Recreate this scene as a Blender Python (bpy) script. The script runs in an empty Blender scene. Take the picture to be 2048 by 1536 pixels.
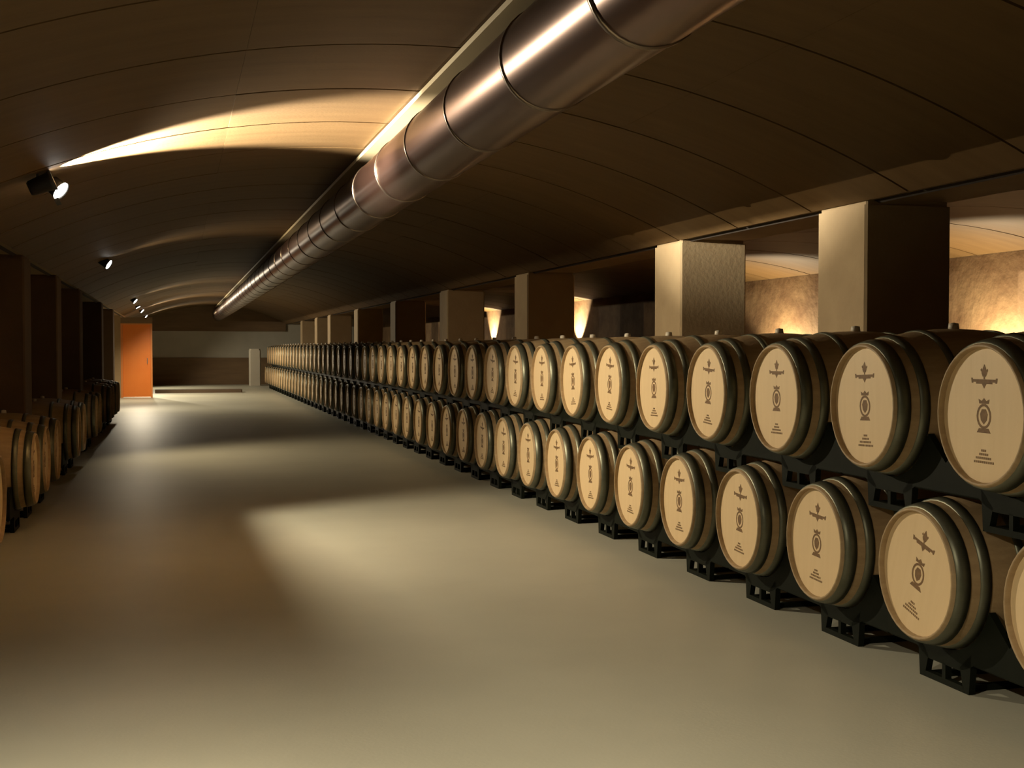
import bpy, math, random
from mathutils import Vector, Matrix
random.seed(7)
sc = bpy.context.scene
col = sc.collection
R = math.radians

# ------------------------------------------------------------------ camera
EYE = 1.42
F_PX = 2520.0
YAW = math.atan(671.0 / F_PX)
PITCH = math.atan(73.0 / F_PX)
cd = bpy.data.cameras.new('camera')
cd.sensor_width = 36.0
cd.lens = F_PX / 2048.0 * 36.0
cd.clip_start = 0.05
cd.clip_end = 200
cam = bpy.data.objects.new('camera', cd)
cam.location = (0, 0, EYE)
cam.rotation_euler = (math.pi / 2 - PITCH, 0, -YAW)
col.objects.link(cam)
sc.camera = cam

# ------------------------------------------------------------------ world and exposure
w = bpy.data.worlds.new('world')
sc.world = w
w.use_nodes = True
w.node_tree.nodes['Background'].inputs[0].default_value = (0.012, 0.009, 0.005, 1)
w.node_tree.nodes['Background'].inputs[1].default_value = 1.0
sc.view_settings.view_transform = 'Standard'
sc.view_settings.look = 'None'
sc.view_settings.gamma = 1.0
sc.view_settings.use_curve_mapping = False
sc.view_settings.exposure = 0.0

# lamp energies (the lights themselves are made with their fixtures below)
WARM = (1.0, 0.80, 0.52)
HOT = (1.0, 0.86, 0.62)
E_MAIN = 560.0      # spotlight over the bright floor pool
E_NEAR = 600.0      # spotlight beside the photographer
E_MID = 260
E_FAR = 420.0
E_FAN = 4300.0        # uplight grazing the vault
E_WALL = 115.0       # uplights on the rear wall of the next bay

# ------------------------------------------------------------------ materials
def mat(name, base, rough=0.6, metal=0.0, var=None, scale=(4, 4, 4), amount=0.5, bump=0.0, bscale=40, detail=4.0, spec=0.5):
    m = bpy.data.materials.new(name)
    m.use_nodes = True
    nt = m.node_tree
    b = nt.nodes['Principled BSDF']
    b.inputs['Base Color'].default_value = (*base, 1)
    b.inputs['Roughness'].default_value = rough
    b.inputs['Metallic'].default_value = metal
    b.inputs['Specular IOR Level'].default_value = spec
    tc = nt.nodes.new('ShaderNodeTexCoord')
    if var is not None:
        mp = nt.nodes.new('ShaderNodeMapping')
        mp.inputs['Scale'].default_value = scale
        nz = nt.nodes.new('ShaderNodeTexNoise')
        nz.inputs['Scale'].default_value = 1.0
        nz.inputs['Detail'].default_value = detail
        nz.inputs['Roughness'].default_value = 0.6
        rp = nt.nodes.new('ShaderNodeValToRGB')
        rp.color_ramp.elements[0].position = 0.5 - amount / 2
        rp.color_ramp.elements[0].color = (*base, 1)
        rp.color_ramp.elements[1].position = 0.5 + amount / 2
        rp.color_ramp.elements[1].color = (*var, 1)
        nt.links.new(tc.outputs['Object'], mp.inputs['Vector'])
        nt.links.new(mp.outputs['Vector'], nz.inputs['Vector'])
        nt.links.new(nz.outputs['Fac'], rp.inputs['Fac'])
        nt.links.new(rp.outputs['Color'], b.inputs['Base Color'])
    if bump > 0:
        n2 = nt.nodes.new('ShaderNodeTexNoise')
        n2.inputs['Scale'].default_value = bscale
        n2.inputs['Detail'].default_value = 5
        bp = nt.nodes.new('ShaderNodeBump')
        bp.inputs['Strength'].default_value = bump
        bp.inputs['Distance'].default_value = 0.02
        nt.links.new(tc.outputs['Object'], n2.inputs['Vector'])
        nt.links.new(n2.outputs['Fac'], bp.inputs['Height'])
        nt.links.new(bp.outputs['Normal'], b.inputs['Normal'])
    return m

def emat(name, colr, strength):
    m = bpy.data.materials.new(name)
    m.use_nodes = True
    b = m.node_tree.nodes['Principled BSDF']
    b.inputs['Base Color'].default_value = (*colr, 1)
    b.inputs['Emission Color'].default_value = (*colr, 1)
    b.inputs['Emission Strength'].default_value = strength
    return m

M = {}
M['floor'] = mat('floor_concrete', (0.43, 0.42, 0.335), 0.45, var=(0.51, 0.495, 0.395), scale=(0.9, 0.9, 0.9), amount=0.6, bump=0.05, bscale=60, spec=0.35)
M['vault'] = mat('vault_board', (0.105, 0.058, 0.019), 0.65, var=(0.145, 0.085, 0.031), scale=(1.2, 9, 2), amount=0.6, bump=0.05, bscale=50, spec=0.25)
M['backing'] = mat('vault_backing', (0.03, 0.02, 0.012), 0.9, var=(0.045, 0.03, 0.018))
M['strip'] = mat('ridge_board', (0.46, 0.38, 0.22), 0.55, var=(0.52, 0.43, 0.26), scale=(2, 0.5, 2))
M['beam'] = mat('beam_concrete', (0.30, 0.20, 0.10), 0.8, var=(0.36, 0.25, 0.13), scale=(3, 3, 3), bump=0.1)
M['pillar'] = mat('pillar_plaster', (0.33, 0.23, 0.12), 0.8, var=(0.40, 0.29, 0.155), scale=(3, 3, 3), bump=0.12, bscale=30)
M['pillar_dark'] = mat('pillar_plaster_brown', (0.11, 0.062, 0.03), 0.85, var=(0.14, 0.08, 0.04), scale=(3, 3, 3), bump=0.12, bscale=30)  # same plaster as the right pillars, darkened to paint in the left side's shade
M['wall_left'] = mat('wall_left_brown', (0.08, 0.052, 0.03), 0.9, var=(0.105, 0.07, 0.04), scale=(2, 2, 2), bump=0.1)  # brown darkened against bounce light, so the wall's shade is in its colour
M['stone'] = mat('rear_wall_stone', (0.13, 0.065, 0.025), 0.85, var=(0.27, 0.17, 0.08), scale=(2.2, 2.2, 2.8), amount=0.45, bump=0.5, bscale=9, detail=6)
M['plaster'] = mat('plaster_grey', (0.42, 0.40, 0.33), 0.8, var=(0.48, 0.46, 0.38), scale=(2, 2, 2))
M['brown'] = mat('brown_panel', (0.16, 0.10, 0.05), 0.7, var=(0.22, 0.14, 0.07), scale=(1, 1, 8))
M['orange'] = mat('orange_lacquer', (0.78, 0.20, 0.025), 0.45, var=(0.84, 0.24, 0.035), scale=(2, 2, 2))
M['orange_frame'] = mat('orange_frame', (0.66, 0.22, 0.05), 0.45, var=(0.72, 0.26, 0.07), scale=(2, 2, 2))
M['pale'] = mat('pale_paint', (0.55, 0.50, 0.40), 0.7, var=(0.6, 0.55, 0.45), scale=(3, 3, 3))
M['oak'] = mat('oak_staves', (0.33, 0.22, 0.11), 0.6, var=(0.48, 0.34, 0.18), scale=(2.5, 30, 30), amount=0.6, bump=0.08, bscale=60)
M['head'] = mat('oak_head_pale', (0.74, 0.54, 0.29), 0.55, var=(0.82, 0.62, 0.36), scale=(6, 24, 1.6), amount=0.7, bump=0.03, bscale=60)
M['ink'] = mat('brown_ink', (0.16, 0.085, 0.03), 0.7, var=(0.24, 0.13, 0.05), scale=(60, 60, 60), amount=0.4)
M['hoop'] = mat('galvanised_hoop', (0.12, 0.125, 0.085), 0.42, metal=0.7, var=(0.19, 0.19, 0.14), scale=(12, 12, 12), amount=0.6)
M['bung'] = mat('bung_silicone', (0.62, 0.55, 0.42), 0.5, var=(0.68, 0.6, 0.47), scale=(20, 20, 20))
M['rack'] = mat('dark_green_steel', (0.006, 0.008, 0.004), 0.6, var=(0.010, 0.012, 0.007), scale=(8, 8, 8), spec=0.1)
M['duct'] = mat('duct_metal', (0.105, 0.055, 0.04), 0.3, metal=1.0, var=(0.13, 0.07, 0.052), scale=(3, 0.6, 3))
M['collar'] = mat('duct_collar', (0.16, 0.12, 0.09), 0.3, metal=1.0, var=(0.22, 0.17, 0.13), scale=(6, 6, 6))
M['black'] = mat('black_fixture', (0.015, 0.015, 0.016), 0.5, var=(0.022, 0.022, 0.022), scale=(9, 9, 9))
M['steel'] = mat('brushed_steel', (0.5, 0.48, 0.44), 0.3, metal=1.0, var=(0.56, 0.54, 0.5), scale=(9, 9, 9))
M['lens'] = emat('lamp_lens', (1.0, 0.97, 0.90), 40.0)
M['lens_dim'] = emat('lamp_lens_dim', (1.0, 0.97, 0.90), 12.0)

# ------------------------------------------------------------------ mesh helpers
def mesh(name, verts, faces, m, smooth=False):
    me = bpy.data.meshes.new(name)
    me.from_pydata([tuple(v) for v in verts], [], faces)
    me.materials.append(m)
    if smooth:
        for p in me.polygons:
            p.use_smooth = True
    me.update()
    return me

def obj(name, me, parent=None, loc=None, rot=None):
    o = bpy.data.objects.new(name, me)
    col.objects.link(o)
    if parent is not None:
        o.parent = parent
    if loc is not None:
        o.location = loc
    if rot is not None:
        o.rotation_euler = rot
    return o

def empty(name, loc=(0, 0, 0), rz=0.0):
    o = bpy.data.objects.new(name, None)
    o.empty_display_size = 0.1
    col.objects.link(o)
    o.location = loc
    o.rotation_euler = (0, 0, rz)
    return o

def tag(o, label=None, cat=None, group=None, kind=None):
    if label: o['label'] = label
    if cat: o['category'] = cat
    if group: o['group'] = group
    if kind: o['kind'] = kind
    return o

def box(x0, x1, y0, y1, z0, z1, V=None, F=None):
    V = [] if V is None else V
    F = [] if F is None else F
    n = len(V)
    V += [(x0, y0, z0), (x1, y0, z0), (x1, y1, z0), (x0, y1, z0), (x0, y0, z1), (x1, y0, z1), (x1, y1, z1), (x0, y1, z1)]
    F += [(n, n + 3, n + 2, n + 1), (n + 4, n + 5, n + 6, n + 7), (n, n + 1, n + 5, n + 4), (n + 1, n + 2, n + 6, n + 5), (n + 2, n + 3, n + 7, n + 6), (n + 3, n, n + 4, n + 7)]
    return V, F

def cbox(x0, x1, y0, y1, z0, z1, c, V=None, F=None):
    """upright block with its four vertical edges chamfered"""
    V = [] if V is None else V
    F = [] if F is None else F
    p = [(x0 + c, y0), (x1 - c, y0), (x1, y0 + c), (x1, y1 - c), (x1 - c, y1), (x0 + c, y1), (x0, y1 - c), (x0, y0 + c)]
    n = len(V)
    V += [(a, b, z0) for a, b in p] + [(a, b, z1) for a, b in p]
    F.append(tuple(n + i for i in reversed(range(8))))
    F.append(tuple(n + 8 + i for i in range(8)))
    for i in range(8):
        j = (i + 1) % 8
        F.append((n + i, n + j, n + 8 + j, n + 8 + i))
    return V, F

def lathe_x(profile, seg=32, zc=0.0, closed=False):
    """profile [(x, r)] turned about the X axis at height zc"""
    V, F = [], []
    for x, r in profile:
        for i in range(seg):
            a = 2 * math.pi * i / seg
            V.append((x, r * math.sin(a), zc + r * math.cos(a)))
    n = len(profile)
    rng = n if closed else n - 1
    for k in range(rng):
        k2 = (k + 1) % n
        for i in range(seg):
            j = (i + 1) % seg
            F.append((k * seg + i, k * seg + j, k2 * seg + j, k2 * seg + i))
    return V, F

def lathe_z(profile, seg=24):
    V, F = [], []
    for z, r in profile:
        for i in range(seg):
            a = 2 * math.pi * i / seg
            V.append((r * math.cos(a), r * math.sin(a), z))
    for k in range(len(profile) - 1):
        for i in range(seg):
            j = (i + 1) % seg
            F.append((k * seg + i, k * seg + j, (k + 1) * seg + j, (k + 1) * seg + i))
    return V, F

def prism_yz(outline, x0, x1, holes=None):
    """extrude a triangulated set of convex polygons [(y,z)..] from x0 to x1"""
    V, F = [], []
    for poly in outline:
        n = len(V); k = len(poly)
        V += [(x0, y, z) for y, z in poly] + [(x1, y, z) for y, z in poly]
        F.append(tuple(n + i for i in range(k)))
        F.append(tuple(n + k + i for i in reversed(range(k))))
        for i in range(k):
            j = (i + 1) % k
            F.append((n + i, n + k + i, n + k + j, n + j))
    return V, F

def tube_y(x, z, y0, y1, r, seg=8, V=None, F=None):
    V = [] if V is None else V
    F = [] if F is None else F
    n = len(V)
    for y in (y0, y1):
        for i in range(seg):
            a = 2 * math.pi * i / seg
            V.append((x + r * math.cos(a), y, z + r * math.sin(a)))
    for i in range(seg):
        j = (i + 1) % seg
        F.append((n + i, n + seg + i, n + seg + j, n + j))
    F.append(tuple(n + i for i in range(seg)))
    F.append(tuple(n + seg + i for i in reversed(range(seg))))
    return V, F

ORD1 = ['zeroth', 'first', 'second', 'third', 'fourth', 'fifth', 'sixth', 'seventh', 'eighth', 'ninth', 'tenth', 'eleventh', 'twelfth',
        'thirteenth', 'fourteenth', 'fifteenth', 'sixteenth', 'seventeenth', 'eighteenth', 'nineteenth', 'twentieth']
TENS = {20: 'twenty', 30: 'thirty', 40: 'forty'}
TENTH = {30: 'thirtieth', 40: 'fortieth'}
def ordinal(n):
    if n <= 20: return ORD1[n]
    if n in TENTH: return TENTH[n]
    return TENS[n // 10 * 10] + '-' + ORD1[n % 10]

# ------------------------------------------------------------------ dimensions of the hall
Y0, Y1 = -3.0, 49.5          # near and far end of the hall
XL, XR = -2.35, 7.8          # rear wall behind the left barrels, rear wall of the next bay
VX, VZ, VR = 1.33, 2.985, 6.10
SPR_L, SPR_R = -1.44, 4.10   # springing lines of the vault
def vz(x): return VZ - VR + math.sqrt(VR * VR - (x - VX) ** 2)
V2X, V2Z = 6.25, 2.545
def vz2(x): return V2Z - VR + math.sqrt(VR * VR - (x - V2X) ** 2)

# floor
V, F = box(XL - 0.2, XR + 0.2, Y0 - 0.2, Y1 + 0.2, -0.2, 0.0)
tag(obj('floor', mesh('floor', V, F, M['floor'])), 'smooth pale grey concrete floor of the cellar aisle', 'floor', kind='structure')

# outer walls
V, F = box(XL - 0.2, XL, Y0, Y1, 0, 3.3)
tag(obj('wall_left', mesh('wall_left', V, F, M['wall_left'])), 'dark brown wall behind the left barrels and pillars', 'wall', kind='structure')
V, F = box(XR, XR + 0.2, Y0, Y1, 0, 3.3)
tag(obj('wall_right', mesh('wall_right', V, F, M['stone'])), 'mottled brown stone wall seen between the right pillars', 'wall', kind='structure')
V, F = box(XL - 0.2, XR + 0.2, Y1, Y1 + 0.2, 0, 3.3)
tag(obj('wall_far', mesh('wall_far', V, F, M['plaster'])), 'grey plaster wall closing the far end of the aisle', 'wall', kind='structure')
V, F = box(XL - 0.2, XR + 0.2, Y0 - 0.2, Y0, 0, 3.3)
tag(obj('wall_near', mesh('wall_near', V, F, M['beam'])), 'brown wall behind the photographer', 'wall', kind='structure')
V, F = box(XL, SPR_R, Y1 - 0.05, Y1, 0, 1.03)
tag(obj('baseboard_far', mesh('baseboard_far', V, F, M['brown'])), 'dark brown dado along the foot of the far wall', 'dado', kind='structure')
V, F = box(XL, SPR_R, Y1 - 0.08, Y1, 2.04, 3.0)
tag(obj('trim_1', mesh('trim_1', V, F, M['brown'])), 'dark brown boarding under the vault on the far wall', 'boarding', kind='structure')  # added dark panel standing in for the unlit end of the vault
V, F = cbox(-0.65, 2.0, 40.6, 41.2, 0, 0.10, 0.03)
tag(obj('trim_2', mesh('trim_2', V, F, M['wall_left'])), 'low dark kerb across the far end of the floor', 'kerb', kind='structure')

# ceiling: dark backing arch with the vault boards as its parts
def arch(fn, xa, xb, ya, yb, t, n=10, V=None, F=None, dz=0.0):
    V = [] if V is None else V
    F = [] if F is None else F
    xs = [xa + (xb - xa) * i / n for i in range(n + 1)]
    b = len(V)
    for x in xs:                       # underside, its own vertices so that it shades smoothly by itself
        V += [(x, ya, fn(x) + dz), (x, yb, fn(x) + dz)]
    for i in range(n):
        k = b + 2 * i
        F.append((k, k + 1, k + 3, k + 2))
    b = len(V)
    for x in xs:
        V += [(x, ya, fn(x) + dz), (x, yb, fn(x) + dz), (x, ya, fn(x) + dz + t), (x, yb, fn(x) + dz + t)]
    for i in range(n):
        p = b + 4 * i; c = p + 4
        F += [(p + 2, c + 2, c + 3, p + 3), (p, c, c + 2, p + 2), (p + 1, p + 3, c + 3, c + 1)]
    F += [(b, b + 2, b + 3, b + 1), (b + 4 * n, b + 4 * n + 1, b + 4 * n + 3, b + 4 * n + 2)]
    return V, F
V, F = arch(vz, SPR_L - 0.1, SPR_R + 0.1, Y0, Y1, 0.08, 24, dz=0.045)
V, F = arch(vz2, 4.6, XR, Y0, Y1, 0.08, 14, V, F, dz=0.045)
V, F = box(XL, SPR_L - 0.1, Y0, Y1, 2.62, 2.8, V, F)
ceil = tag(obj('ceiling', mesh('ceiling', V, F, M['backing'])), 'long shallow brown barrel vault over the aisle and next bay', 'ceiling', kind='structure')
PITCHY, JOINT = 1.15, 0.024
seams = [(SPR_L, 0.35), (0.35, 1.43), (1.43, 2.75), (2.75, SPR_R)]
pm = []
for a, b in seams:
    V, F = arch(vz, a + 0.0006, b - 0.0006, JOINT / 2, PITCHY - JOINT / 2, 0.03, 10)
    pm.append(mesh('vault_board', V, F, M['vault'], True))
V, F = arch(vz2, 4.703, XR - 0.01, JOINT / 2, PITCHY - JOINT / 2, 0.03, 14)
pm2 = mesh('vault_board_narrow', V, F, M['vault'], True)
for me in pm + [pm2]:
    for p in me.polygons:
        p.use_smooth = p.normal.z < -0.7
yj = 7.63 - 10 * PITCHY
rows = []
while yj < Y1:
    if yj >= Y0 - 0.9 and yj + PITCHY <= Y1 + 0.5:
        rows.append(yj)
    yj += PITCHY
for yj in rows:
    for k, me in enumerate(pm):
        obj('vault_board', me, ceil, (0, yj, random.uniform(0, 0.003)))
    obj('vault_board', pm2, ceil, (0, yj, random.uniform(0, 0.003)))

# flat board along the crown of the vault, and the beams over the pillar rows
V, F = box(1.44, 1.74, Y0, Y1 - 0.1, 2.945, 2.975)
tag(obj('trim_3', mesh('trim_3', V, F, M['strip'])), 'long pale flat board along the crown of the vault', 'ceiling board', kind='structure')
V, F = box(SPR_R, 4.70, Y0, Y1, 2.33, 2.62)
tag(obj('trim_4', mesh('trim_4', V, F, M['beam'])), 'brown concrete beam resting on the right row of pillars', 'beam', kind='structure')
V, F = box(SPR_L - 0.60, SPR_L, Y0, Y1, 2.33, 2.62)
tag(obj('trim_5', mesh('trim_5', V, F, M['beam'])), 'dark brown beam resting on the left row of pillars', 'beam', kind='structure')

# ------------------------------------------------------------------ pillars
def pillar_meshes(m):
    V, F = cbox(-0.30, 0.30, -0.30, 0.30, 0.12, 2.30, 0.015)
    s = mesh('pillar_shaft', V, F, m)
    V, F = cbox(-0.315, 0.315, -0.315, 0.315, 0.0, 0.12, 0.015)
    b = mesh('pillar_base', V, F, m)
    V, F = cbox(-0.285, 0.285, -0.285, 0.285, 2.30, 2.33, 0.01)
    t = mesh('pillar_top', V, F, m)
    return s, b, t
def pillar(x, y, ms, label, group):
    p = empty('pillar', (x, y, 0))
    tag(p, label, 'pillar', group)
    obj('shaft', ms[0], p); obj('plinth', ms[1], p); obj('top_plate', ms[2], p)
PR = pillar_meshes(M['pillar'])
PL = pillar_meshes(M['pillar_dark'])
RY = [7.25, 10.19, 14.98, 19.63, 24.47, 29.75, 35.2, 38.6, 43.2]
rl = ['widest square tan pillar behind the nearest upper barrels, dark on its right face',
      'tan square pillar with lit left face, second from the right edge',
      'brown square pillar rising behind the barrels, third from the right edge',
      'dim brown square pillar rising behind the barrels, fourth from the right edge',
      'dark square pillar in the distance, fifth from the right edge',
      'distant square pillar with a thin pale lit edge, sixth from the right edge',
      'distant square pillar showing a thin lit strip, seventh from the right edge',
      'distant square pillar showing a thin lit strip, eighth from the right edge',
      'farthest square pillar of the right row, beside the end wall']
for y, l in zip(RY, rl):
    pillar(4.40, y, PR, l, 'right row of pillars')
LY = [9.5, 13.5, 17.05, 20.9, 26.8, 31.5]
ll = ['dark brown pillar at the left edge of the photo, nearest of the left row',
      'dark brown pillar of the left row, second from the left edge',
      'dark brown pillar of the left row, third from the left edge',
      'dark brown pillar of the left row, fourth from the left edge',
      'dark brown distant pillar of the left row, fifth from the left edge',
      'dark brown pillar of the left row, closest to the orange door']
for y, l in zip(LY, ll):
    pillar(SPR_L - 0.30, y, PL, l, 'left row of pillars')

# ------------------------------------------------------------------ barrels
BL, BZ = 0.95, 0.346         # length, axis height above the barrel's lowest point
def br(x): return 0.346 - 0.072 * ((x - BL / 2) / (BL / 2)) ** 2
prof = [(0.030, 0.259), (0.004, 0.262), (0.0, 0.265), (0.002, 0.272)]
prof += [(x, br(x)) for x in (0.02, 0.08, 0.16, 0.26, 0.37, 0.475, 0.58, 0.69, 0.79, 0.87, 0.93)]
prof += [(0.948, 0.272), (0.95, 0.265), (0.946, 0.262), (0.920, 0.259)]
V, F = lathe_x(prof, 40, BZ)
me_body = mesh('barrel_body', V, F, M['oak'], True)
def disc_x(x, r, seg, zc, thick, flip=False):
    V = [(x, 0, zc)]
    for i in range(seg):
        a = 2 * math.pi * i / seg
        V.append((x, r * math.sin(a), zc + r * math.cos(a)))
    F = []
    for i in range(seg):
        j = (i + 1) % seg
        F.append((0, 1 + j, 1 + i) if flip else (0, 1 + i, 1 + j))
    n = len(V)
    V += [(x + thick, v[1], v[2]) for v in V[1:]]
    for i in range(seg):
        j = (i + 1) % seg
        F.append((1 + i, n + i, n + j, 1 + j))
    F.append(tuple(n + i for i in range(seg)))
    return V, F
V, F = disc_x(0.024, 0.2612, 40, 0.0, 0.02)
me_head = mesh('barrel_head', V, F, M['head'])
V, F = disc_x(0.926, 0.2612, 40, 0.0, -0.02)
me_head_r = mesh('barrel_head_rear', V, F, M['head'])
def hoop(x0, x1):
    t = 0.005
    V, F = lathe_x([(x0, br(x0) - 0.004), (x0, br(x0) + t), ((x0 + x1) / 2, br((x0 + x1) / 2) + t + 0.001), (x1, br(x1) + t), (x1, br(x1) - 0.004)], 40, BZ)
    return mesh('hoop', V, F, M['hoop'], True)
HX = [(0.016, 0.070), (0.110, 0.152), (0.268, 0.302)]
HX += [(BL - b, BL - a) for a, b in HX]
me_hoops = [hoop(a, b) for a, b in HX]
V, F = lathe_z([(0.0, 0.0001), (0.0, 0.026), (0.03, 0.022), (0.034, 0.0001)], 14)
V = [(v[0] + BL / 2, v[1], v[2] + 2 * BZ - 0.006) for v in V]
me_bung = mesh('bung', V, F, M['bung'], True)

# printed marks on the head: leaf over a bar, crest, lines of small print
def emblem(which):
    V, F = [], []
    T = 0.0009
    def poly(p):
        n = len(V)
        V.extend([(0.024 - T, y * 0.97, z * 0.97) for y, z in p] + [(0.024, y * 0.97, z * 0.97) for y, z in p])
        k = len(p)
        F.append(tuple(n + i for i in range(k)))
        for i in range(k):
            j = (i + 1) % k
            F.append((n + i, n + k + i, n + k + j, n + j))
    def rect(y0, y1, z0, z1): poly([(y0, z0), (y1, z0), (y1, z1), (y0, z1)])
    if which == 'leaf':
        poly([(0.0, 0.202), (-0.011, 0.183), (-0.017, 0.167), (-0.010, 0.153), (0.010, 0.153), (0.017, 0.167), (0.011, 0.183)])
        poly([(0.018, 0.186), (0.024, 0.180), (0.020, 0.172), (0.014, 0.178)])
        poly([(-0.024, 0.180), (-0.018, 0.184), (-0.015, 0.176), (-0.021, 0.170)])
        rect(-0.004, 0.004, 0.143, 0.155)
        rect(-0.078, 0.078, 0.131, 0.142)
        rect(-0.052, 0.052, 0.124, 0.131)
        poly([(-0.080, 0.127), (-0.070, 0.127), (-0.074, 0.147), (-0.084, 0.147)])
        poly([(0.070, 0.127), (0.080, 0.127), (0.084, 0.147), (0.074, 0.147)])
        poly([(-0.014, 0.124), (0.0, 0.106), (0.014, 0.124)])
    if which == 'crest':
        n = 18
        for i in range(n):
            a, b = 2 * math.pi * i / n, 2 * math.pi * (i + 1) / n
            ro, ri = (0.046, 0.050), (0.036, 0.040)
            poly([(ro[0] * math.cos(a), -0.004 + ro[1] * math.sin(a)), (ro[0] * math.cos(b), -0.004 + ro[1] * math.sin(b)),
                  (ri[0] * math.cos(b), -0.004 + ri[1] * math.sin(b)), (ri[0] * math.cos(a), -0.004 + ri[1] * math.sin(a))])
        poly([(-0.030, 0.046), (-0.034, 0.064), (-0.015, 0.056), (0.0, 0.068), (0.015, 0.056), (0.034, 0.064), (0.030, 0.046)])
        poly([(-0.012, 0.024), (-0.024, 0.004), (-0.018, -0.020), (0.0, -0.036), (0.018, -0.020), (0.024, 0.004), (0.012, 0.024)])
        poly([(-0.030, -0.052), (-0.044, -0.070), (0.044, -0.070), (0.030, -0.052)])
    if which == 'print':
        for z, hw, step in ((-0.140, 0.016, 0.011), (-0.155, 0.030, 0.012), (-0.170, 0.048, 0.013), (-0.186, 0.066, 0.013)):
            y = -hw
            while y < hw - 0.004:
                rect(y, min(y + step * 0.68, hw), z - 0.0045, z + 0.0045)
                y += step
    return V, F
me_marks = [(nm, mesh(nm, *emblem(k), M['ink'])) for nm, k in (('printed_leaf_and_bar', 'leaf'), ('printed_crest', 'crest'), ('small_print', 'print'))]

def barrel(x, y, z, rz, roll, label, group, near=True):
    b = empty('wine_barrel', (x, y, z), rz)
    tag(b, label, 'barrel', group)
    obj('staves', me_body, b)
    h = obj('head', me_head, b, (0, 0, BZ), (roll, 0, 0))
    for nm, me in me_marks:
        obj(nm, me, h)['kind'] = 'stuff'
    if near:
        obj('head', me_head_r, b, (0, 0, BZ), (roll, 0, 0))
    for i, me in enumerate(me_hoops):
        if near or i < 3:
            obj('hoop', me, b)
    obj('bung', me_bung, b)
    return b

# racks: cradle plates with an opening near the floor, joined by rails
RZ = 0.475                    # barrel axis above the rack's foot
def cradle(yc, x0, x1):
    rad = 0.322
    A0, A1, n = R(200), R(340), 14
    arc = [(rad * math.cos(A0 + (A1 - A0) * i / n), RZ + rad * math.sin(A0 + (A1 - A0) * i / n)) for i in range(n + 1)]
    arc = [(-S / 2, 0.25)] + arc + [(S / 2, 0.25)]  # web carried out sideways as dark fill for the shaded band between tiers
    polys = []
    def under(y):                     # lower edge of the web: flat over the foot, higher over the gaps between feet
        t = abs(y)
        return 0.085 if t <= 0.14 else min(0.128, 0.085 + (t - 0.14) * 0.9)
    for i in range(len(arc) - 1):
        (ya, za), (yb, zb) = arc[i], arc[i + 1]
        polys.append([(ya, min(under(ya), za - 0.012)), (yb, min(under(yb), zb - 0.012)), (yb, zb), (ya, za)])
    # two splayed legs and the foot bar
    polys.append([(-0.175, 0.0), (-0.140, 0.0), (-0.112, 0.10), (-0.190, 0.17)])
    polys.append([(0.140, 0.0), (0.175, 0.0), (0.190, 0.17), (0.112, 0.10)])
    polys.append([(-0.140, 0.0), (0.140, 0.0), (0.140, 0.026), (-0.140, 0.026)])
    polys.append([(-0.012, 0.026), (0.012, 0.026), (0.012, 0.09), (-0.012, 0.09)])
    polys = [[(y + yc, z) for y, z in p] for p in polys]
    return prism_yz(polys, x0, x1)
S = 0.864
XF, XB = 0.15, 0.77           # front and rear cradle, measured from the barrel face
def rack_meshes(n):
    offs = [0.0] if n == 1 else [-S / 2, S / 2]
    out = []
    for yo in offs:
        for xa in (XF, XB):
            V, F = cradle(yo, xa, xa + 0.03)
            out.append(('cradle', mesh('rack_cradle', V, F, M['rack'])))
        V, F = box(XF + 0.03, XB, yo - 0.133, yo - 0.105, 0.0, 0.026)
        V, F = box(XF + 0.03, XB, yo + 0.105, yo + 0.133, 0.0, 0.026, V, F)
        out.append(('foot_rail', mesh('rack_foot_rail', V, F, M['rack'])))
    hl = (S if n == 2 else S / 2) - 0.01
    for xa in (XF + 0.015, XB + 0.015):
        V, F = tube_y(xa, 0.133, -hl, hl, 0.0145, 10)
        out.append(('rail', mesh('rack_rail', V, F, M['rack'])))
    return out
RK2, RK1 = rack_meshes(2), rack_meshes(1)
def rack(x, y, z, rz, label, group, single=False):
    r = empty('barrel_rack', (x, y, z), rz)
    tag(r, label, 'rack', group)
    for nm, me in (RK1 if single else RK2):
        obj(nm, me, r)

D = 2.967                     # face plane of the right rows
UP0, LO0, NU, NL = 4.199, 3.767, 46, 48
TIER = 0.685
for i in range(NL):
    y = LO0 + i * S
    roll = random.gauss(0, 3.0)
    if i == 1: roll = 17
    if i in (0, 2, 3): roll = random.uniform(2, 6)
    lab = 'oak wine barrel on the lower tier, %s from the right edge of the photo' % ordinal(i + 1)
    if i == 0: lab = 'lowest oak barrel, cut off by the right edge of the photo'
    if i == 1: lab = 'lower-tier oak barrel whose printed head is turned askew, second from the right'
    barrel(D, y, RZ - BZ, 0, R(roll), lab, 'lower tier of wine barrels', i < 24)
for i in range(NU):
    y = UP0 + i * S
    lab = 'oak wine barrel on the upper tier, %s from the right edge of the photo' % ordinal(i + 1)
    if i == 0: lab = 'largest upper-tier oak barrel, at the right edge of the photo'
    barrel(D, y, TIER + RZ - BZ, 0, R(random.gauss(0, 2.0) if i else 0), lab, 'upper tier of wine barrels', i < 24)
for k in (1, 2):               # the row goes on past the right edge of the photo
    barrel(D, LO0 - k * S, RZ - BZ, 0, 0, 'lower-tier oak barrel past the right edge, %s beyond the cut-off one' % ordinal(k), 'lower tier of wine barrels')
    barrel(D, UP0 - k * S, TIER + RZ - BZ, 0, 0, 'upper-tier oak barrel past the right edge, %s beyond the largest one' % ordinal(k), 'upper tier of wine barrels')
rack(D, LO0 - 1.5 * S, 0, 0, 'dark green floor rack past the right edge of the photo', 'floor racks of the right row')
rack(D, UP0 - 1.5 * S, TIER, 0, 'dark green upper rack past the right edge of the photo', 'upper racks of the right row')
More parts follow.
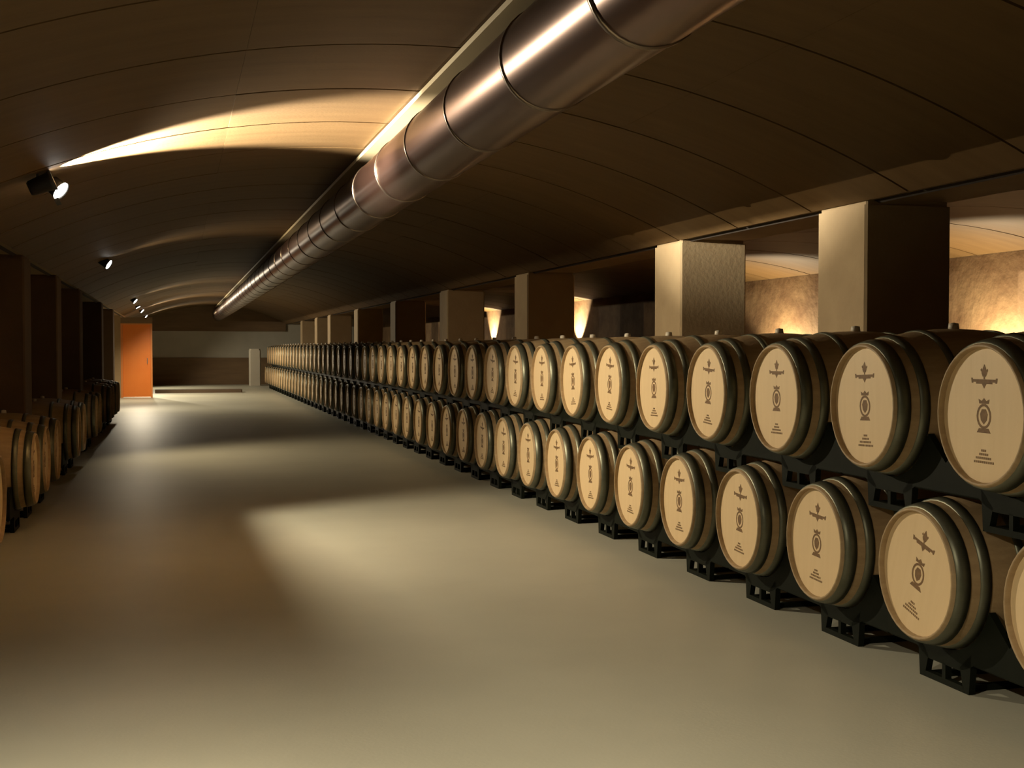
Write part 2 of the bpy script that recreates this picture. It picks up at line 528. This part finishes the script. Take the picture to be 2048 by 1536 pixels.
for i in range(0, NL, 2):
    rack(D, LO0 + (i + 0.5) * S, 0, 0, 'dark green steel rack on the floor under the %s and %s lower-tier barrels' % (ordinal(i + 1), ordinal(i + 2)), 'floor racks of the right row')
for i in range(0, NU, 2):
    rack(D, UP0 + (i + 0.5) * S, TIER, 0, 'dark green steel rack between tiers under the %s and %s upper barrels' % (ordinal(i + 1), ordinal(i + 2)), 'upper racks of the right row')

# barrels along the left wall, one tier between the pillars
XLF = -1.06
lgroups = [(7.5, 8.364), (10.45, 11.314), (12.35,), (14.95, 15.814), (18.25, 19.114), (22.2, 23.064), (24.35, 25.214)]
cnt = 0
gname = ['nearest', 'second nearest', 'third nearest', 'fourth nearest', 'fifth nearest', 'sixth nearest', 'farthest']
for k, g in enumerate(lgroups):
    for y in g:
        cnt += 1
        barrel(XLF, y, RZ - BZ, math.pi, R(random.gauss(0, 3)), 'shaded oak barrel along the left wall, %s from the left edge' % ordinal(cnt), 'barrels along the left wall', y < 14)
    rack(XLF, sum(g) / len(g), 0, math.pi, '%s dark steel rack under the barrels along the left wall' % gname[k], 'racks along the left wall', len(g) == 1)

# ------------------------------------------------------------------ ventilation duct
DX, DZ, DR = 1.56, 2.66, 0.22
duct = empty('ventilation_duct', (DX, 0, DZ))
tag(duct, 'long round copper-toned metal air duct hung under the vault', 'duct')
def ring_y(profile, seg=36):
    V, F = [], []
    for y, r in profile:
        for i in range(seg):
            a = 2 * math.pi * i / seg
            V.append((r * math.cos(a), y, r * math.sin(a)))
    for k in range(len(profile) - 1):
        for i in range(seg):
            j = (i + 1) % seg
            F.append((k * seg + i, (k + 1) * seg + i, (k + 1) * seg + j, k * seg + j))
    return V, F
DP = 1.165
V, F = ring_y([(0.0, DR), (DP, DR)])
me_ds = mesh('duct_section', V, F, M['duct'], True)
V, F = ring_y([(-0.016, DR - 0.002), (-0.014, DR + 0.006), (0.014, DR + 0.006), (0.016, DR - 0.002)])
me_dc = mesh('duct_collar', V, F, M['collar'], True)
V, F = box(-0.012, 0.012, -0.002, 0.002, DR, 0.29)
me_dh = mesh('duct_hanger', V, F, M['steel'])
y = 6.39 - 8 * DP
k = 0
while y + DP < Y1:
    obj('duct_section', me_ds, duct, (0, y, 0))
    obj('collar', me_dc, duct, (0, y, 0))
    if k % 2 == 0:
        obj('hanger_strap', me_dh, duct, (0, y, 0))
    y += DP
    k += 1

# ------------------------------------------------------------------ spotlights under the left side of the vault
def align(direction, up=Vector((0, 0, 1))):
    d = Vector(direction).normalized()
    return d.to_track_quat('-Z', 'Y')
V, F = lathe_z([(0.17, 0.0001), (0.17, 0.042), (0.155, 0.052), (0.03, 0.062), (0.0, 0.072), (0.004, 0.067), (0.03, 0.058)], 24)
me_can = mesh('lamp_can', V, F, M['black'], True)
def lens_mesh(m, name):
    V = [(0, 0, 0.006)] + [(0.061 * math.cos(2 * math.pi * i / 24), 0.061 * math.sin(2 * math.pi * i / 24), 0.008) for i in range(24)]
    F = [(0, 1 + (i + 1) % 24, 1 + i) for i in range(24)]
    n = len(V)
    V += [(v[0], v[1], 0.02) for v in V[1:]]
    F += [(1 + i, 1 + (i + 1) % 24, n + (i + 1) % 24, n + i) for i in range(24)]
    return mesh(name, V, F, m)
me_lens = lens_mesh(M['lens'], 'lamp_lens')
me_lens_dim = lens_mesh(M['lens_dim'], 'lamp_lens_dim')
def spot(name, parent, pos, direction, power, size, blend, color, radius=0.03):
    ld = bpy.data.lights.new(name, 'SPOT')
    ld.energy = power
    ld.spot_size = R(size)
    ld.spot_blend = blend
    ld.color = color
    ld.shadow_soft_size = radius
    o = bpy.data.objects.new(name, ld)
    col.objects.link(o)
    o.rotation_mode = 'QUATERNION'
    o.rotation_quaternion = align(direction)
    o.location = pos
    if parent is not None:
        o.parent = parent
    return o
def spotlight(pos, direction, power, size, blend, label, color=WARM, lens=None, flap=None, group='spotlights under the left side of the vault', radius=0.03, name='spotlight'):
    top = vz(pos[0])
    root = empty(name, (pos[0], pos[1], pos[2]))
    tag(root, label, 'spotlight', group)
    q = align(direction)
    d = Vector(direction).normalized()
    c = obj('housing', me_can, root); c.rotation_mode = 'QUATERNION'; c.rotation_quaternion = q
    l = obj('lens', lens or me_lens, root); l.rotation_mode = 'QUATERNION'; l.rotation_quaternion = q
    # stem and ceiling rose, behind the can
    back = -d * 0.11
    h = top - pos[2] + 0.01
    V, F = box(back.x - 0.008, back.x + 0.008, back.y - 0.008, back.y + 0.008, back.z, max(h, back.z + 0.05))
    obj('stem', mesh('lamp_stem', V, F, M['black']), root)
    V, F = cbox(back.x - 0.035, back.x + 0.035, back.y - 0.035, back.y + 0.035, h - 0.035, h - 0.006, 0.01)
    obj('ceiling_rose', mesh('lamp_rose', V, F, M['black']), root)
    s0 = d * 0.012
    if flap:
        n = Vector(flap[0][0]).normalized()
        s0 = s0 - (n - d * n.dot(d)).normalized() * 0.05
    spot('lamp_light', root, s0, direction, power, size, blend, color, radius)
    for fl in (flap or ()):
        n = Vector(fl[0]).normalized()
        dp = (d - n * d.dot(n)).normalized()
        e = n.cross(dp)
        c0 = s0 + dp * 0.03
        V = [c0 + e * s * fl[1] - n * t + dp * u for u in (0, 0.003) for s, t in ((-1, 0), (1, 0), (0.7, fl[2]), (-0.7, fl[2]))]
        F = [(0, 1, 2, 3), (7, 6, 5, 4), (0, 4, 5, 1), (1, 5, 6, 2), (2, 6, 7, 3), (3, 7, 4, 0)]
        obj('barn_door', mesh('barn_door', V, F, M['black']), root)  # added flap, shaped only to cut a straight edge on the floor pool
    return root

spotlight((-0.76, 9.26, 2.50), (0.72, -0.36, -0.60), E_MAIN, 126, 0.4, 'large glowing spotlight at upper left, below the bright streak on the vault', HOT, flap=(((0.846, 0.052, 0.531), 0.055, 0.032),), radius=0.003)
spotlight((-0.84, 17.33, 2.50), (0.80, -0.25, -0.50), E_MID, 130, 0.8, 'small glowing spotlight on the left, second nearest below the vault', WARM)
far = [(-0.90, 30.35, 'topmost of the cluster of glowing spotlights above the orange door'),
       (-0.97, 34.95, 'second spotlight down in the cluster above the orange door'),
       (-0.95, 38.5, 'third spotlight down in the cluster above the orange door'),
       (-1.00, 45.4, 'lowest and smallest spotlight just above the orange door')]
for k, (x, y, l) in enumerate(far):
    spotlight((x, y, 2.48), (0.74, -0.20, -0.60) if k != 1 else (0.50, -0.12, -0.85), E_FAR * (0.55, 0.75, 1.3, 0.9)[k], 150 if k != 1 else 172, 0.5, l, HOT)
spotlight((-0.76, 2.3, 2.52), (0.30, 0.18, -0.90), E_NEAR, 112, 1.0, 'spotlight above the photographer, lighting the nearest floor', HOT)
spotlight((-0.78, 8.92, 2.535), (0.92, 0.0, 0.39), E_FAN, 70, 0.55, 'black uplight grazing the vault with a bright streak at upper left', (1.0, 0.92, 0.76), me_lens_dim, name='uplight')

# ------------------------------------------------------------------ uplights on the rear wall of the next bay
V, F = lathe_z([(-0.12, 0.0001), (-0.12, 0.03), (0.0, 0.07), (0.0, 0.064), (-0.02, 0.056)], 20)
me_ub = mesh('uplight_bowl', V, F, M['black'], True)
V, F = lathe_z([(-0.018, 0.0001), (-0.018, 0.056)], 20)
me_ul = mesh('uplight_glass', V, F, M['lens_dim'])
V, F = box(0.0, 0.30, -0.015, 0.015, -0.09, -0.06)
me_ua = mesh('uplight_arm', V, F, M['black'])
wl = [(10.58, 'wall uplight behind the nearest barrels, brightening the stone at the right edge'),
      (15.07, 'wall uplight brightening the stone between the two nearest right pillars'),
      (24.05, 'wall uplight glowing beside the third right pillar'),
      (31.1, 'wall uplight glowing white beside the fourth right pillar')]
for k, (y, l) in enumerate(wl):
    low = k < 2
    r = empty('wall_uplight', (XR - 0.30, y, 1.12 if low else 1.50))
    tag(r, l, 'wall lamp', 'uplights on the rear wall')
    obj('bowl', me_ub, r); obj('glass', me_ul, r); obj('arm', me_ua, r)
    spot('lamp_light', r, (0, 0, 0.0), (0.45, 0, 1) if low else (0.6, 0, 1), E_WALL * (2.2 if low else 3.0), 130 if low else 90, 0.3, (1.0, 0.82, 0.54), 0.03)

# ------------------------------------------------------------------ orange door and end post
d1 = empty('door_1', (-1.49, 37.3, 0))
tag(d1, 'bright orange door leaf standing at the far left end of the aisle', 'door', kind='structure')
V, F = cbox(0.03, 0.78, -0.025, 0.025, 0.02, 2.06, 0.006)
leaf = obj('leaf', mesh('door_leaf', V, F, M['orange']), d1)
V, F = box(-0.03, 0.03, -0.05, 0.05, 0, 2.10)
V, F = box(0.78, 0.83, -0.05, 0.05, 0, 2.10, V, F)
V, F = box(0.03, 0.78, -0.05, 0.05, 2.06, 2.10, V, F)
obj('frame', mesh('door_frame', V, F, M['orange_frame']), d1)
V, F = box(0.68, 0.70, -0.075, -0.055, 0.96, 1.12)
V, F = box(0.68, 0.70, -0.06, -0.02, 0.97, 0.985, V, F)
V, F = box(0.68, 0.70, -0.06, -0.02, 1.095, 1.11, V, F)
obj('handle', mesh('door_handle', V, F, M['steel']), leaf)
V, F = box(XL, -1.52, 37.2, 37.45, 0, 2.62)
tag(obj('wall_return', mesh('wall_return', V, F, M['beam'])), 'short brown wall between the left wall and the orange door', 'wall', kind='structure')
V, F = box(-1.52, -0.66, 37.25, 37.4, 2.10, 2.27)
tag(obj('trim_6', mesh('trim_6', V, F, M['brown'])), 'dark brown panel over the orange door', 'door panel', kind='structure')

post = empty('end_post', (2.83, 48.0, 0))
tag(post, 'pale square post at the far end of the barrel row', 'post')
V, F = cbox(-0.21, 0.21, -0.21, 0.21, 0, 1.32, 0.04)
obj('shaft', mesh('post_shaft', V, F, M['pale']), post)
V, F = cbox(-0.195, 0.195, -0.195, 0.195, 1.32, 1.37, 0.05)
obj('cap', mesh('post_cap', V, F, M['pale']), post)
